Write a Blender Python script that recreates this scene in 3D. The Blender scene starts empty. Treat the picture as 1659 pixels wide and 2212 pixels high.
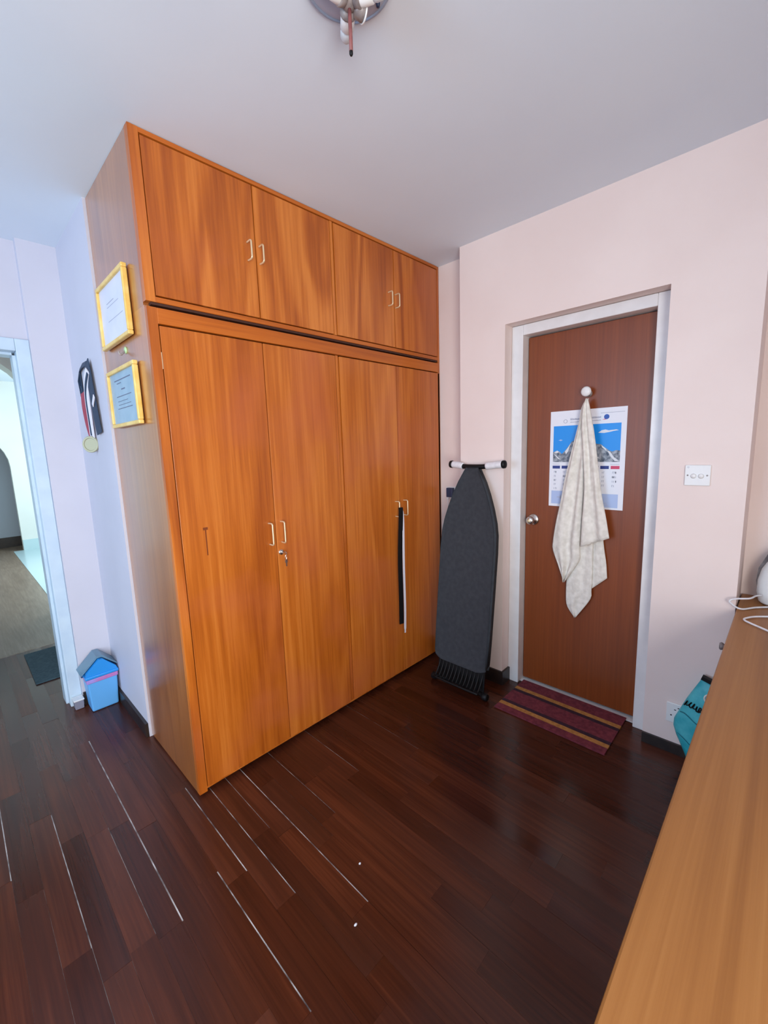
import bpy, bmesh, math, random
from mathutils import Vector, Matrix
random.seed(7)
S = bpy.context.scene
C = S.collection

# ------------------------------------------------------------------ camera
f_px, yaw, pitch, roll = 911.15, 0.7993, -0.1499, -0.0327
fw = Vector((math.sin(yaw)*math.cos(pitch), math.cos(yaw)*math.cos(pitch), math.sin(pitch)))
rt = Vector((math.cos(yaw), -math.sin(yaw), 0.0)); up = rt.cross(fw)
r2 = rt*math.cos(roll) + up*math.sin(roll); u2 = -rt*math.sin(roll) + up*math.cos(roll)
cd = bpy.data.cameras.new('camera'); cam = bpy.data.objects.new('camera', cd); C.objects.link(cam)
cd.sensor_fit = 'HORIZONTAL'; cd.sensor_width = 36.0; cd.lens = f_px*36.0/1659.0
cd.clip_start = 0.02; cd.clip_end = 60
M4 = Matrix((r2, u2, -fw)).transposed().to_4x4(); M4.translation = Vector((-0.5756, -1.7106, 1.4533))
cam.matrix_world = M4
S.camera = cam

# ------------------------------------------------------------------ light, exposure
w = bpy.data.worlds.new('sky'); S.world = w; w.use_nodes = True
bg = w.node_tree.nodes['Background']; bg.inputs[0].default_value = (0.62, 0.80, 1.0, 1); bg.inputs[1].default_value = 2.0
def area(name, loc, rot, sx, sy, power, col):
    l = bpy.data.lights.new(name, 'AREA'); l.shape = 'RECTANGLE'; l.size = sx; l.size_y = sy
    l.energy = power; l.color = col
    o = bpy.data.objects.new(name, l); C.objects.link(o); o.location = loc; o.rotation_euler = rot
    return o
R90 = math.pi/2
area('window_daylight', (-1.30, -2.66, 1.22), (R90, 0, 0), 1.7, 1.3, 84, (1.0, 0.95, 0.88))          # daylight in the window behind the photographer
area('left_window_daylight', (-3.26, -0.20, 1.5), (R90, 0, -R90), 1.5, 1.3, 50, (0.45, 0.72, 1.0))    # daylight in the window of the left wall
area('hall_daylight_lamp', (1.56, 5.2, 1.5), (R90, 0, R90), 2.0, 1.4, 66, (0.78, 0.93, 1.0))       # area lamp added for the hall's daylight; its wall has no window
S.view_settings.view_transform = 'Standard'; S.view_settings.look = 'None'
S.view_settings.exposure = 0.12; S.view_settings.gamma = 1.0; S.view_settings.use_curve_mapping = False

# ------------------------------------------------------------------ dimensions (metres)
H = 2.571; XD = 1.622; XL = 1.764; W = 1.748; D = 0.60; D2 = 1.227

# ------------------------------------------------------------------ materials
def srgb(r, g, b):
    f = lambda c: (c/255/12.92) if c/255 <= 0.04045 else ((c/255+0.055)/1.055)**2.4
    return (f(r), f(g), f(b), 1)
def mat(name, col, rough=0.5, metal=0.0, **kw):
    m = bpy.data.materials.new(name); m.use_nodes = True
    b = m.node_tree.nodes['Principled BSDF']
    b.inputs['Base Color'].default_value = col; b.inputs['Roughness'].default_value = rough; b.inputs['Metallic'].default_value = metal
    for k, v in kw.items(): b.inputs[k.replace('_', ' ')].default_value = v
    return m
def nd(m, t, **kw):
    n = m.node_tree.nodes.new(t)
    for k, v in kw.items(): setattr(n, k, v)
    return n
def lk(m, a, b): m.node_tree.links.new(a, b)
def noisy(name, c1, c2, scale=8, rough=0.6, bump=0.0, bscale=60, detail=4, **kw):
    """two-tone mottled material with optional fine relief"""
    m = mat(name, c1, rough, **kw); b = m.node_tree.nodes['Principled BSDF']
    g = nd(m, 'ShaderNodeNewGeometry'); n = nd(m, 'ShaderNodeTexNoise'); r = nd(m, 'ShaderNodeValToRGB')
    n.inputs['Scale'].default_value = scale; n.inputs['Detail'].default_value = detail
    lk(m, g.outputs['Position'], n.inputs['Vector']); lk(m, n.outputs['Fac'], r.inputs['Fac'])
    r.color_ramp.elements[0].position = 0.35; r.color_ramp.elements[0].color = c1
    r.color_ramp.elements[1].position = 0.68; r.color_ramp.elements[1].color = c2
    lk(m, r.outputs['Color'], b.inputs['Base Color'])
    if bump:
        n2 = nd(m, 'ShaderNodeTexNoise'); n2.inputs['Scale'].default_value = bscale; n2.inputs['Detail'].default_value = 3
        bp = nd(m, 'ShaderNodeBump'); bp.inputs['Strength'].default_value = bump; bp.inputs['Distance'].default_value = 0.003
        lk(m, g.outputs['Position'], n2.inputs['Vector']); lk(m, n2.outputs['Fac'], bp.inputs['Height']); lk(m, bp.outputs['Normal'], b.inputs['Normal'])
    return m
def wood(name, dark, mid, light, axis='z', stretch=0.10, scale=9.0, rough=0.32, figure=0.55, vary=0.25, patch=0.0, patch_col=None, coat=0.0, spec=0.5, coat_ior=1.5, rvar=0.0):
    """veneer: long grain streaks, cathedral figure, tone differing from board to board"""
    m = mat(name, mid, rough); b = m.node_tree.nodes['Principled BSDF']
    b.inputs['Coat Weight'].default_value = coat; b.inputs['Coat Roughness'].default_value = 0.20; b.inputs['Coat IOR'].default_value = coat_ior
    b.inputs['Specular IOR Level'].default_value = spec
    g = nd(m, 'ShaderNodeNewGeometry'); oi = nd(m, 'ShaderNodeObjectInfo')
    mul = nd(m, 'ShaderNodeVectorMath', operation='SCALE'); mul.inputs[0].default_value = (7.3, 5.1, 9.7); lk(m, oi.outputs['Random'], mul.inputs['Scale'])
    add = nd(m, 'ShaderNodeVectorMath', operation='ADD'); lk(m, g.outputs['Position'], add.inputs[0]); lk(m, mul.outputs[0], add.inputs[1])
    mp = nd(m, 'ShaderNodeMapping'); lk(m, add.outputs[0], mp.inputs['Vector'])
    sc = [1.0, 1.0, 1.0]; sc['xyz'.index(axis)] = stretch; mp.inputs['Scale'].default_value = sc
    # cathedral figure: contour rings of a stretched soft noise
    n1 = nd(m, 'ShaderNodeTexNoise'); n1.inputs['Scale'].default_value = scale*0.55; n1.inputs['Detail'].default_value = 2; n1.inputs['Distortion'].default_value = 0.5
    lk(m, mp.outputs[0], n1.inputs['Vector'])
    k = nd(m, 'ShaderNodeMath', operation='MULTIPLY'); k.inputs[1].default_value = 34.0; lk(m, n1.outputs['Fac'], k.inputs[0])
    sn = nd(m, 'ShaderNodeMath', operation='SINE'); lk(m, k.outputs[0], sn.inputs[0])
    # fine streaks
    n2 = nd(m, 'ShaderNodeTexNoise'); n2.inputs['Scale'].default_value = scale*9; n2.inputs['Detail'].default_value = 5; n2.inputs['Roughness'].default_value = 0.65
    mp2 = nd(m, 'ShaderNodeMapping'); lk(m, add.outputs[0], mp2.inputs['Vector'])
    sc2 = [1.0, 1.0, 1.0]; sc2['xyz'.index(axis)] = stretch*0.25; mp2.inputs['Scale'].default_value = sc2
    lk(m, mp2.outputs[0], n2.inputs['Vector'])
    # broad tone patches
    n3 = nd(m, 'ShaderNodeTexNoise'); n3.inputs['Scale'].default_value = scale*0.35; n3.inputs['Detail'].default_value = 3
    lk(m, mp.outputs[0], n3.inputs['Vector'])
    a1 = nd(m, 'ShaderNodeMath', operation='MULTIPLY_ADD'); a1.inputs[1].default_value = 0.22*figure; lk(m, sn.outputs[0], a1.inputs[0]); lk(m, n2.outputs['Fac'], a1.inputs[2])
    a2 = nd(m, 'ShaderNodeMath', operation='MULTIPLY_ADD'); a2.inputs[1].default_value = 0.8; lk(m, n3.outputs['Fac'], a2.inputs[0]); lk(m, a1.outputs[0], a2.inputs[2])
    a3 = nd(m, 'ShaderNodeMath', operation='MULTIPLY_ADD'); a3.inputs[1].default_value = vary; lk(m, oi.outputs['Random'], a3.inputs[0]); lk(m, a2.outputs[0], a3.inputs[2])
    r = nd(m, 'ShaderNodeValToRGB'); cr = r.color_ramp
    o = vary/2
    cr.elements[0].position = 0.0; cr.elements[0].color = dark
    cr.elements[1].position = 1.0; cr.elements[1].color = light
    e = cr.elements.new(0.5); e.color = mid
    mr = nd(m, 'ShaderNodeMapRange'); mr.inputs['From Min'].default_value = 0.55+o; mr.inputs['From Max'].default_value = 1.25+o
    lk(m, a3.outputs[0], mr.inputs['Value']); lk(m, mr.outputs[0], r.inputs['Fac'])
    out = r.outputs['Color']
    if patch:
        n4 = nd(m, 'ShaderNodeTexNoise'); n4.inputs['Scale'].default_value = 2.2; n4.inputs['Detail'].default_value = 3; lk(m, add.outputs[0], n4.inputs['Vector'])
        m4 = nd(m, 'ShaderNodeMapRange'); m4.inputs['From Min'].default_value = 0.5; m4.inputs['From Max'].default_value = 0.72; m4.inputs['To Max'].default_value = patch
        lk(m, n4.outputs['Fac'], m4.inputs['Value'])
        mx = nd(m, 'ShaderNodeMix', data_type='RGBA'); lk(m, m4.outputs[0], mx.inputs['Factor']); lk(m, out, mx.inputs['A']); mx.inputs['B'].default_value = patch_col
        out = mx.outputs['Result']
    lk(m, out, b.inputs['Base Color'])
    if rvar:
        rr = nd(m, 'ShaderNodeMapRange'); rr.inputs['From Min'].default_value = 0.3; rr.inputs['From Max'].default_value = 0.7
        rr.inputs['To Min'].default_value = rough-rvar; rr.inputs['To Max'].default_value = rough+rvar
        lk(m, n3.outputs['Fac'], rr.inputs['Value']); lk(m, rr.outputs[0], b.inputs['Roughness'])
    bp = nd(m, 'ShaderNodeBump'); bp.inputs['Strength'].default_value = 0.06; bp.inputs['Distance'].default_value = 0.002
    lk(m, n2.outputs['Fac'], bp.inputs['Height']); lk(m, bp.outputs['Normal'], b.inputs['Normal'])
    return m

M = {}
M['wall_cool'] = noisy('wall_paint_cool_cast', (0.55, 0.55, 0.64, 1), (0.58, 0.58, 0.67, 1), 3, 0.55, 0.05, 90)  # bluish daylight cast on the left-hand walls, put into their colour
M['wall'] = noisy('pink_wall_paint', (0.80, 0.665, 0.625, 1), (0.83, 0.70, 0.66, 1), 3, 0.55, 0.05, 90)
M['ceiling'] = noisy('ceiling_paint', (0.71, 0.79, 0.89, 1), (0.74, 0.82, 0.91, 1), 2, 0.7, 0.05, 80)  # pale blue takes some of the cool daylight cast into the colour
M['hall_wall'] = noisy('hall_wall_paint', (0.80, 0.82, 0.78, 1), (0.83, 0.85, 0.81, 1), 3, 0.6)
M['hall_grey'] = mat('hall_grey_paint', (0.45, 0.50, 0.58, 1), 0.6)
M['white_paint'] = noisy('white_gloss_paint', (0.74, 0.72, 0.72, 1), (0.80, 0.78, 0.78, 1), 12, 0.3)
M['blue_paint'] = noisy('pale_blue_gloss_paint', (0.50, 0.63, 0.76, 1), (0.56, 0.69, 0.80, 1), 12, 0.3)
WV = ((0.33, 0.070, 0.005, 1), (0.50, 0.130, 0.012, 1), (0.66, 0.212, 0.032, 1))
M['wardrobe'] = wood('wardrobe_veneer', *WV, 'z', 0.13, 6.5, 0.36, 1.0, 0.10, 0.55, (0.50, 0.125, 0.040, 1), coat=0.25)
M['front'] = wood('wardrobe_door_veneer', *WV, 'z', 0.10, 7.5, 0.36, 0.45, 0.10, 0.6, (0.52, 0.130, 0.045, 1), coat=0.25)
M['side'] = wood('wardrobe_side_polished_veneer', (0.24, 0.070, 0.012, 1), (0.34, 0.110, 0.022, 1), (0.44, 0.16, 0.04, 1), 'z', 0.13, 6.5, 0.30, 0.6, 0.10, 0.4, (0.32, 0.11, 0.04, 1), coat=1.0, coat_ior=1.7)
M['rail'] = wood('wardrobe_rail_wood', (0.33, 0.07, 0.006, 1), (0.50, 0.125, 0.012, 1), (0.60, 0.18, 0.026, 1), 'x', 0.08, 9.0, 0.32, 0.5, 0.1)
M['gap_shade'] = mat('painted_gap_shade', (0.05, 0.014, 0.006, 1), 0.6)  # dark colour standing in for shade in the wardrobe's gaps
M['plinth'] = noisy('dusty_dark_plinth', (0.02, 0.015, 0.02, 1), (0.08, 0.07, 0.08, 1), 30, 0.6)
M['door'] = wood('door_veneer', (0.15, 0.030, 0.004, 1), (0.20, 0.042, 0.006, 1), (0.25, 0.058, 0.010, 1), 'z', 0.06, 9.0, 0.38, 0.25, 0.0)
M['chest'] = wood('chest_veneer', (0.26, 0.095, 0.020, 1), (0.34, 0.135, 0.032, 1), (0.41, 0.18, 0.05, 1), 'x', 0.05, 9.0, 0.42, 0.55, 0.05)
M['plank'] = wood('floor_plank_varnish', (0.032, 0.0072, 0.0034, 1), (0.058, 0.0135, 0.0058, 1), (0.105, 0.026, 0.0105, 1), 'y', 0.08, 10.0, 0.26, 0.35, 0.32, 0.35, (0.040, 0.013, 0.007, 1), spec=0.40, rvar=0.12)
M['filler'] = noisy('pale_joint_filler', (0.10, 0.08, 0.08, 1), (0.80, 0.80, 0.80, 1), 14, 0.8)
M['hallfloor'] = wood('hall_floor_varnish', (0.16, 0.11, 0.07, 1), (0.24, 0.17, 0.12, 1), (0.34, 0.26, 0.19, 1), 'y', 0.2, 9.0, 0.35, 0.3, 0.2)
M['tile'] = mat('pale_blue_tile', (0.55, 0.72, 0.76, 1), 0.2)
M['skirt'] = noisy('dark_skirting_paint', (0.012, 0.008, 0.008, 1), (0.03, 0.018, 0.014, 1), 20, 0.35)
M['brass'] = mat('pale_brass', (0.82, 0.66, 0.42, 1), 0.30, 0.45)
M['steel'] = mat('brushed_steel', (0.72, 0.70, 0.68, 1), 0.25, 1.0)
M['white_plastic'] = mat('white_plastic', (0.80, 0.80, 0.80, 1), 0.35)
M['black'] = mat('black_plastic', (0.006, 0.006, 0.007, 1), 0.5, Specular_IOR_Level=0.25)
M['navy'] = mat('navy_plastic', (0.02, 0.035, 0.09, 1), 0.4)
M['cover'] = noisy('slate_ironing_cover', (0.026, 0.030, 0.038, 1), (0.036, 0.040, 0.049, 1), 40, 0.85, 0.25, 500)
M['foam'] = noisy('white_wrapped_foam', (0.72, 0.72, 0.76, 1), (0.82, 0.82, 0.85, 1), 60, 0.35, 0.3, 120)
M['towel'] = noisy('cream_jacquard_towel', (0.70, 0.66, 0.60, 1), (0.82, 0.78, 0.72, 1), 38, 0.95, 1.0, 60, 1)
M['paper'] = mat('white_paper', (0.80, 0.81, 0.88, 1), 0.5)
M['reflection_paper'] = noisy('certificate_painted_reflection', (0.26, 0.40, 0.52, 1), (0.32, 0.46, 0.57, 1), 18, 0.35)  # blue tint paints the reflection in the frame's glass onto the sheet
M['lav_paper'] = noisy('pale_lavender_certificate', (0.60, 0.64, 0.78, 1), (0.66, 0.69, 0.82, 1), 10, 0.3)
M['ink'] = mat('grey_print', (0.12, 0.14, 0.22, 1), 0.6)
M['soft_ink'] = mat('soft_grey_print', (0.40, 0.42, 0.52, 1), 0.6)
M['gilt'] = noisy('gilt_frame', (0.74, 0.47, 0.10, 1), (0.84, 0.62, 0.22, 1), 20, 0.3)
M['gold_medal'] = mat('dull_gold', (0.36, 0.34, 0.22, 1), 0.45, 0.2)
M['ribbon_navy'] = mat('navy_ribbon', (0.018, 0.040, 0.085, 1), 0.6)
M['ribbon_white'] = mat('white_ribbon', (0.74, 0.72, 0.80, 1), 0.6)
M['ribbon_red'] = mat('red_ribbon', (0.34, 0.05, 0.08, 1), 0.6)
M['green_plastic'] = mat('pale_green_plastic', (0.45, 0.66, 0.35, 1), 0.35)
M['bin_body'] = mat('sky_blue_plastic', (0.12, 0.40, 0.80, 1), 0.35)
M['bin_front'] = mat('bright_blue_plastic', (0.02, 0.27, 0.72, 1), 0.3)
M['bin_lid'] = mat('grey_blue_plastic', (0.13, 0.24, 0.33, 1), 0.35)
M['bin_dark'] = mat('deep_blue_plastic', (0.01, 0.05, 0.16, 1), 0.4)
M['bag_liner'] = noisy('lilac_bin_liner', (0.35, 0.30, 0.75, 1), (0.60, 0.10, 0.28, 1), 9, 0.4)
M['grey_box'] = mat('mauve_grey_plastic', (0.22, 0.22, 0.28, 1), 0.5)
M['corridor_mat'] = noisy('blue_grey_mat', (0.035, 0.075, 0.10, 1), (0.06, 0.11, 0.14, 1), 60, 0.95, 0.6, 300)
M['teal'] = noisy('turquoise_bag', (0.02, 0.36, 0.44, 1), (0.10, 0.55, 0.62, 1), 14, 0.45, 0.3, 40)
M['teal_dark'] = mat('deep_turquoise', (0.0, 0.16, 0.22, 1), 0.5)
M['rod'] = noisy('red_brown_rod', (0.20, 0.060, 0.060, 1), (0.27, 0.09, 0.085, 1), 60, 0.5)
M['tarnish'] = noisy('tarnished_metal', (0.16, 0.13, 0.13, 1), (0.34, 0.30, 0.29, 1), 40, 0.35)
M['glass_plate'] = mat('frosted_glass_plate', (0.58, 0.65, 0.80, 1), 0.15, Transmission_Weight=0.25)
M['bulb'] = mat('frosted_bulb', (0.75, 0.78, 0.82, 1), 0.3, Transmission_Weight=0.3)
M['mark'] = mat('wood_stain', (0.20, 0.040, 0.004, 1), 0.5)
M['sky_print'] = mat('printed_blue_sky', (0.004, 0.27, 0.80, 1), 0.4)
M['rock_print'] = noisy('printed_grey_rock', (0.06, 0.08, 0.12, 1), (0.42, 0.45, 0.50, 1), 55, 0.5)
M['snow_print'] = mat('printed_snow', (0.72, 0.74, 0.78, 1), 0.5)
M['cal_blue'] = mat('printed_navy', (0.02, 0.04, 0.22, 1), 0.5)
M['cal_red'] = mat('printed_red', (0.62, 0.06, 0.14, 1), 0.5)
M['cal_pale'] = mat('printed_pale_blue', (0.42, 0.52, 0.78, 1), 0.5)
M['badge'] = mat('printed_badge_blue', (0.03, 0.10, 0.42, 1), 0.5)

# ------------------------------------------------------------------ helpers
def obj(name, bm, m, parent=None, smooth=False, shade_angle=None):
    me = bpy.data.meshes.new(name)
    bmesh.ops.recalc_face_normals(bm, faces=bm.faces[:])
    bm.to_mesh(me); bm.free()
    if smooth:
        for p in me.polygons: p.use_smooth = True
    if m: me.materials.append(m)
    o = bpy.data.objects.new(name, me); C.objects.link(o)
    if parent is not None: o.parent = parent
    return o
def tag(o, label, cat, group=None):
    o['label'] = label; o['category'] = cat
    if group: o['group'] = group
    return o
def thing(name, label, cat, loc=(0, 0, 0), group=None):
    o = bpy.data.objects.new(name, None); C.objects.link(o); o.location = loc; o.empty_display_size = 0.05
    return tag(o, label, cat, group)
def struct(o): o['kind'] = 'structure'; return o
def B(x0, x1, y0, y1, z0, z1, bm=None, bevel=0.0, seg=2):
    bm2 = bmesh.new()
    bmesh.ops.create_cube(bm2, size=1.0)
    bmesh.ops.scale(bm2, vec=(abs(x1-x0), abs(y1-y0), abs(z1-z0)), verts=bm2.verts)
    bmesh.ops.translate(bm2, vec=((x0+x1)/2, (y0+y1)/2, (z0+z1)/2), verts=bm2.verts)
    if bevel: bmesh.ops.bevel(bm2, geom=bm2.edges[:], offset=bevel, segments=seg, profile=0.5, affect='EDGES')
    if bm is None: return bm2
    me = bpy.data.meshes.new('t'); bm2.to_mesh(me); bm2.free(); bm.from_mesh(me); bpy.data.meshes.remove(me)
    return bm
def prism(pts, axis, a, b, bm=None):
    """extrude a closed polygon of (p,q) pairs along an axis from a to b"""
    bm = bm or bmesh.new()
    def P(p, q, t): return {'x': (t, p, q), 'y': (p, t, q), 'z': (p, q, t)}[axis]
    va = [bm.verts.new(P(p, q, a)) for p, q in pts]; vb = [bm.verts.new(P(p, q, b)) for p, q in pts]
    n = len(pts)
    fa = bm.faces.new(va); fb = bm.faces.new(vb[::-1])
    for i in range(n): bm.faces.new((va[i], va[(i+1) % n], vb[(i+1) % n], vb[i]))
    bm.normal_update()
    bmesh.ops.triangulate(bm, faces=[fa, fb])
    return bm
def tube(pts, r, seg=10, bm=None, closed=False, caps=True):
    """sweep a circle (radius number or list) along points"""
    bm = bm or bmesh.new(); pts = [Vector(p) for p in pts]; n = len(pts); rings = []; prev = None
    for i, p in enumerate(pts):
        if closed: t = (pts[(i+1) % n]-pts[i-1]).normalized()
        else: t = (pts[min(i+1, n-1)]-pts[max(i-1, 0)]).normalized()
        if prev is None:
            a = Vector((0, 0, 1)) if abs(t.z) < 0.9 else Vector((1, 0, 0)); nrm = t.cross(a).normalized()
        else: nrm = (prev - t*prev.dot(t)).normalized()
        prev = nrm; bn = t.cross(nrm); rr = r[i] if isinstance(r, (list, tuple)) else r
        rings.append([bm.verts.new(p+(nrm*math.cos(k*2*math.pi/seg)+bn*math.sin(k*2*math.pi/seg))*rr) for k in range(seg)])
    for i in range(n if closed else n-1):
        A, Bq = rings[i], rings[(i+1) % n]
        for k in range(seg): bm.faces.new((A[k], A[(k+1) % seg], Bq[(k+1) % seg], Bq[k]))
    if caps and not closed: bm.faces.new(rings[0][::-1]); bm.faces.new(rings[-1])
    return bm
def lathe(prof, origin, axis, seg=24, bm=None):
    """profile of (radius, distance along axis) revolved about an axis through origin"""
    bm = bm or bmesh.new(); o = Vector(origin); ax = Vector(axis).normalized()
    a = Vector((0, 0, 1)) if abs(ax.z) < 0.9 else Vector((1, 0, 0)); e1 = ax.cross(a).normalized(); e2 = ax.cross(e1)
    rings = [[bm.verts.new(o+ax*d+(e1*math.cos(k*2*math.pi/seg)+e2*math.sin(k*2*math.pi/seg))*max(r, 1e-5)) for k in range(seg)] for r, d in prof]
    for i in range(len(prof)-1):
        for k in range(seg): bm.faces.new((rings[i][k], rings[i][(k+1) % seg], rings[i+1][(k+1) % seg], rings[i+1][k]))
    bm.faces.new(rings[0][::-1]); bm.faces.new(rings[-1])
    return bm
def smooth_pts(pts, n=6):
    """Catmull-Rom through points"""
    P = [Vector(p) for p in pts]; out = []
    for i in range(len(P)-1):
        p0, p1, p2, p3 = P[max(i-1, 0)], P[i], P[i+1], P[min(i+2, len(P)-1)]
        for k in range(n):
            t = k/n
            out.append(0.5*((2*p1)+(p2-p0)*t+(2*p0-5*p1+4*p2-p3)*t*t+(3*p1-p0-3*p2+p3)*t**3))
    out.append(P[-1]); return out
def ribbon(pts, wdir, width, thick, bm=None):
    """flat strip along points, width direction wdir, with real thickness"""
    bm = bm or bmesh.new(); pts = [Vector(p) for p in pts]; wd = Vector(wdir).normalized(); rings = []; n = len(pts)
    for i, p in enumerate(pts):
        t = (pts[min(i+1, n-1)]-pts[max(i-1, 0)]).normalized(); wv = (wd-t*wd.dot(t)).normalized(); nn = t.cross(wv)
        ww = width[i] if isinstance(width, (list, tuple)) else width
        rings.append([bm.verts.new(p+wv*(a*ww/2)+nn*(b*thick/2)) for a, b in ((-1, -1), (1, -1), (1, 1), (-1, 1))])
    for i in range(n-1):
        for k in range(4): bm.faces.new((rings[i][k], rings[i][(k+1) % 4], rings[i+1][(k+1) % 4], rings[i+1][k]))
    bm.faces.new(rings[0][::-1]); bm.faces.new(rings[-1])
    return bm

# ================================================================== the setting
# ---- floor: pale filler bed, then every plank on it
flo = struct(obj('floor', B(-3.3, 2.0, -2.75, 2.42, -0.08, -0.0022), M['filler']))
unit = bmesh.new(); bmesh.ops.create_cube(unit, size=1.0)
um = bpy.data.meshes.new('plank'); unit.to_mesh(um); unit.free(); um.materials.append(M['plank'])
P0, PW = -0.02, 0.0725
rest = bmesh.new()
JOINTS = {-0.2375: (-0.75, 0.50), -0.0925: (-1.05, -0.02), -0.02: (-0.45, -0.08), 0.0525: (-0.70, 0.05), 0.125: (-0.35, 0.05), 0.1975: (-0.95, 0.05), 0.27: (-0.30, 0.05), 0.3425: (-0.55, 0.05), 0.415: (-0.25, 0.05), 0.56: (-0.60, 0.05), -0.455: (-0.42, 0.10), -0.60: (-0.05, 0.45), -0.165: (-0.25, 0.15), 0.705: (-0.40, 0.05), -0.5275: (-0.75, -0.30), 0.85: (-0.2, 0.05)}   # joints worn open
for c in range(-46, 27):
    xa, xb = P0+c*PW, P0+(c+1)*PW
    if xb > 1.98: continue
    y = -2.74 + random.uniform(-0.5, 0.0); near_col = xa > -0.95
    while y < 2.41:
        L = random.choice((0.42, 0.55, 0.62, 0.70, 0.78, 0.85)); y0, y1 = max(y, -2.74), min(y+L, 2.41); y += L
        if y1-y0 < 0.03: continue
        mx, my = (xa+xb)/2, (y0+y1)/2
        if my > 0.62 and xa > 0.12: continue                       # under wardrobe wall and outside
        if my > 0.05 and xa > 0.02 and y0 > 0.05: continue          # under the wardrobe
        # joints: worn open in the walked area before the wardrobe, tight elsewhere
        open_ = max(0.0, 1.0-abs(mx-0.02)/0.62)*max(0.0, 1.0-abs(my+0.30)/1.0)
        g = 0.0003 + (random.random()**3)*0.003*(open_**0.6)
        jr = JOINTS.get(round(xb, 4))
        if jr and jr[0] < my < jr[1]: g = random.uniform(0.0026, 0.0052)*(1.0 if mx < 0.3 else 0.6)
        ge = 0.0003 + (random.random()**4)*0.003*open_
        dz = random.uniform(-0.0005, 0.0003)
        if near_col and -1.75 < my and (my < 1.3 or mx < 0.1):
            o = bpy.data.objects.new('plank', um); C.objects.link(o); o.parent = flo
            o.location = ((xa+xb-g)/2, (y0+y1-ge)/2, -0.010+dz); o.scale = (xb-xa-g, y1-y0-ge, 0.020)
        else:
            B(xa, xb-g, y0, y1-ge, -0.020+dz, dz, rest)
ro = obj('plank_remainder', rest, M['plank'], flo); ro['kind'] = 'stuff'
# ---- ceiling and walls
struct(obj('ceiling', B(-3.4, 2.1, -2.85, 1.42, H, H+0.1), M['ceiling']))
OL, OR, OH = -0.531, -1.2845, 2.092
struct(obj('wall_right', prism([(-0.2424, -0.05), (OL, -0.05), (OL, OH), (OR, OH), (OR, -0.05), (-1.5858, -0.05), (-1.5858, H), (-0.2424, H)], 'x', XD, 1.86), M['wall']))
struct(obj('wall_recess', B(W, 1.86, -0.2424, 0.70, -0.05, H), M['wall']))
struct(obj('wall_alcove', B(1.86, 1.98, -2.70, 0.70, -0.05, H), M['wall']))
struct(obj('wall_behind', B(0.10, 1.86, D+0.012, 0.70, -0.05, H), M['wall']))
struct(obj('wall_return', prism([(-0.012, D), (-0.012, D2), (-0.18, D2), (-0.18, 1.42), (0.10, 1.42), (0.10, D)], 'z', -0.05, H), M['wall_cool']))
struct(obj('wall_back', prism([(-3.3, -0.05), (-1.10, -0.05), (-1.10, 2.08), (-0.18, 2.08), (-0.18, H), (-3.3, H)], 'y', 1.277, 1.42), M['wall_cool']))
def holed(name, u0, u1, a0, a1, z0, z1, axis, t0, t1, m):
    """wall with a window hole, built as a ring of four joined strips sharing corners"""
    bm = bmesh.new()
    def P(u, z, t): return (u, t, z) if axis == 'y' else (t, u, z)
    out = [(u0, -0.05), (u1, -0.05), (u1, H), (u0, H)]; inn = [(a0, z0), (a1, z0), (a1, z1), (a0, z1)]
    V = {(k, i, t): bm.verts.new(P(*q, tt)) for k, r in (('o', out), ('i', inn)) for i, q in enumerate(r) for t, tt in ((0, t0), (1, t1))}
    for i in range(4):
        j = (i+1) % 4
        for t in (0, 1): bm.faces.new((V['o', i, t], V['o', j, t], V['i', j, t], V['i', i, t]))
        bm.faces.new((V['o', i, 0], V['o', j, 0], V['o', j, 1], V['o', i, 1])); bm.faces.new((V['i', i, 0], V['i', j, 0], V['i', j, 1], V['i', i, 1]))
    return struct(obj(name, bm, m))
holed('wall_front', -3.3, 1.98, -2.20, -0.40, 0.52, 1.92, 'y', -2.85, -2.70, M['wall'])
holed('wall_left', -2.70, 1.42, -1.00, 0.60, 0.80, 2.20, 'x', -3.42, -3.30, M['wall'])
def window(name, u0, u1, z0, z1, axis, t):
    """painted casement frame with one mullion in a hole"""
    def bx(a, b, c, d): return B(a, b, t-0.03, t+0.03, c, d) if axis == 'y' else B(t-0.03, t+0.03, a, b, c, d)
    fr = struct(obj(name, bx(u0, u1, z0, z0+0.05), M['white_paint']))
    for q in ((u0, u1, z1-0.05, z1), (u0, u0+0.05, z0+0.05, z1-0.05), (u1-0.05, u1, z0+0.05, z1-0.05), ((u0+u1)/2-0.025, (u0+u1)/2+0.025, z0+0.05, z1-0.05)):
        obj('window_bar', bx(*q), M['white_paint'], fr)
window('window_1', -2.20, -0.40, 0.52, 1.92, 'y', -2.78)
window('window_2', -1.00, 0.60, 0.80, 2.20, 'x', -3.36)
# ---- skirtings
sk = [('baseboard_right', B(XD-0.012, XD, -1.5858, OR, 0.0, 0.05)),
      ('baseboard_column', prism([(XD-0.012, -0.2424), (XD-0.012, OL-0.012), (XD+0.085, OL-0.012), (XD+0.085, OL), (XD, OL), (XD, -0.2424)], 'z', 0.0, 0.085)),
      ('baseboard_recess', B(W-0.012, W, -0.2424, -0.002, 0.0, 0.085)),
      ('baseboard_return', B(-0.026, -0.012, D+0.004, D2-0.012, 0.0, 0.075)),
      ('baseboard_pillar', B(-0.178, -0.026, D2-0.012, D2, 0.0, 0.075)),
      ('baseboard_back', B(-3.3, -1.16, 1.265, 1.277, 0.0, 0.075))]
for n, bm in sk: struct(obj(n, bm, M['skirt']))
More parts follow.
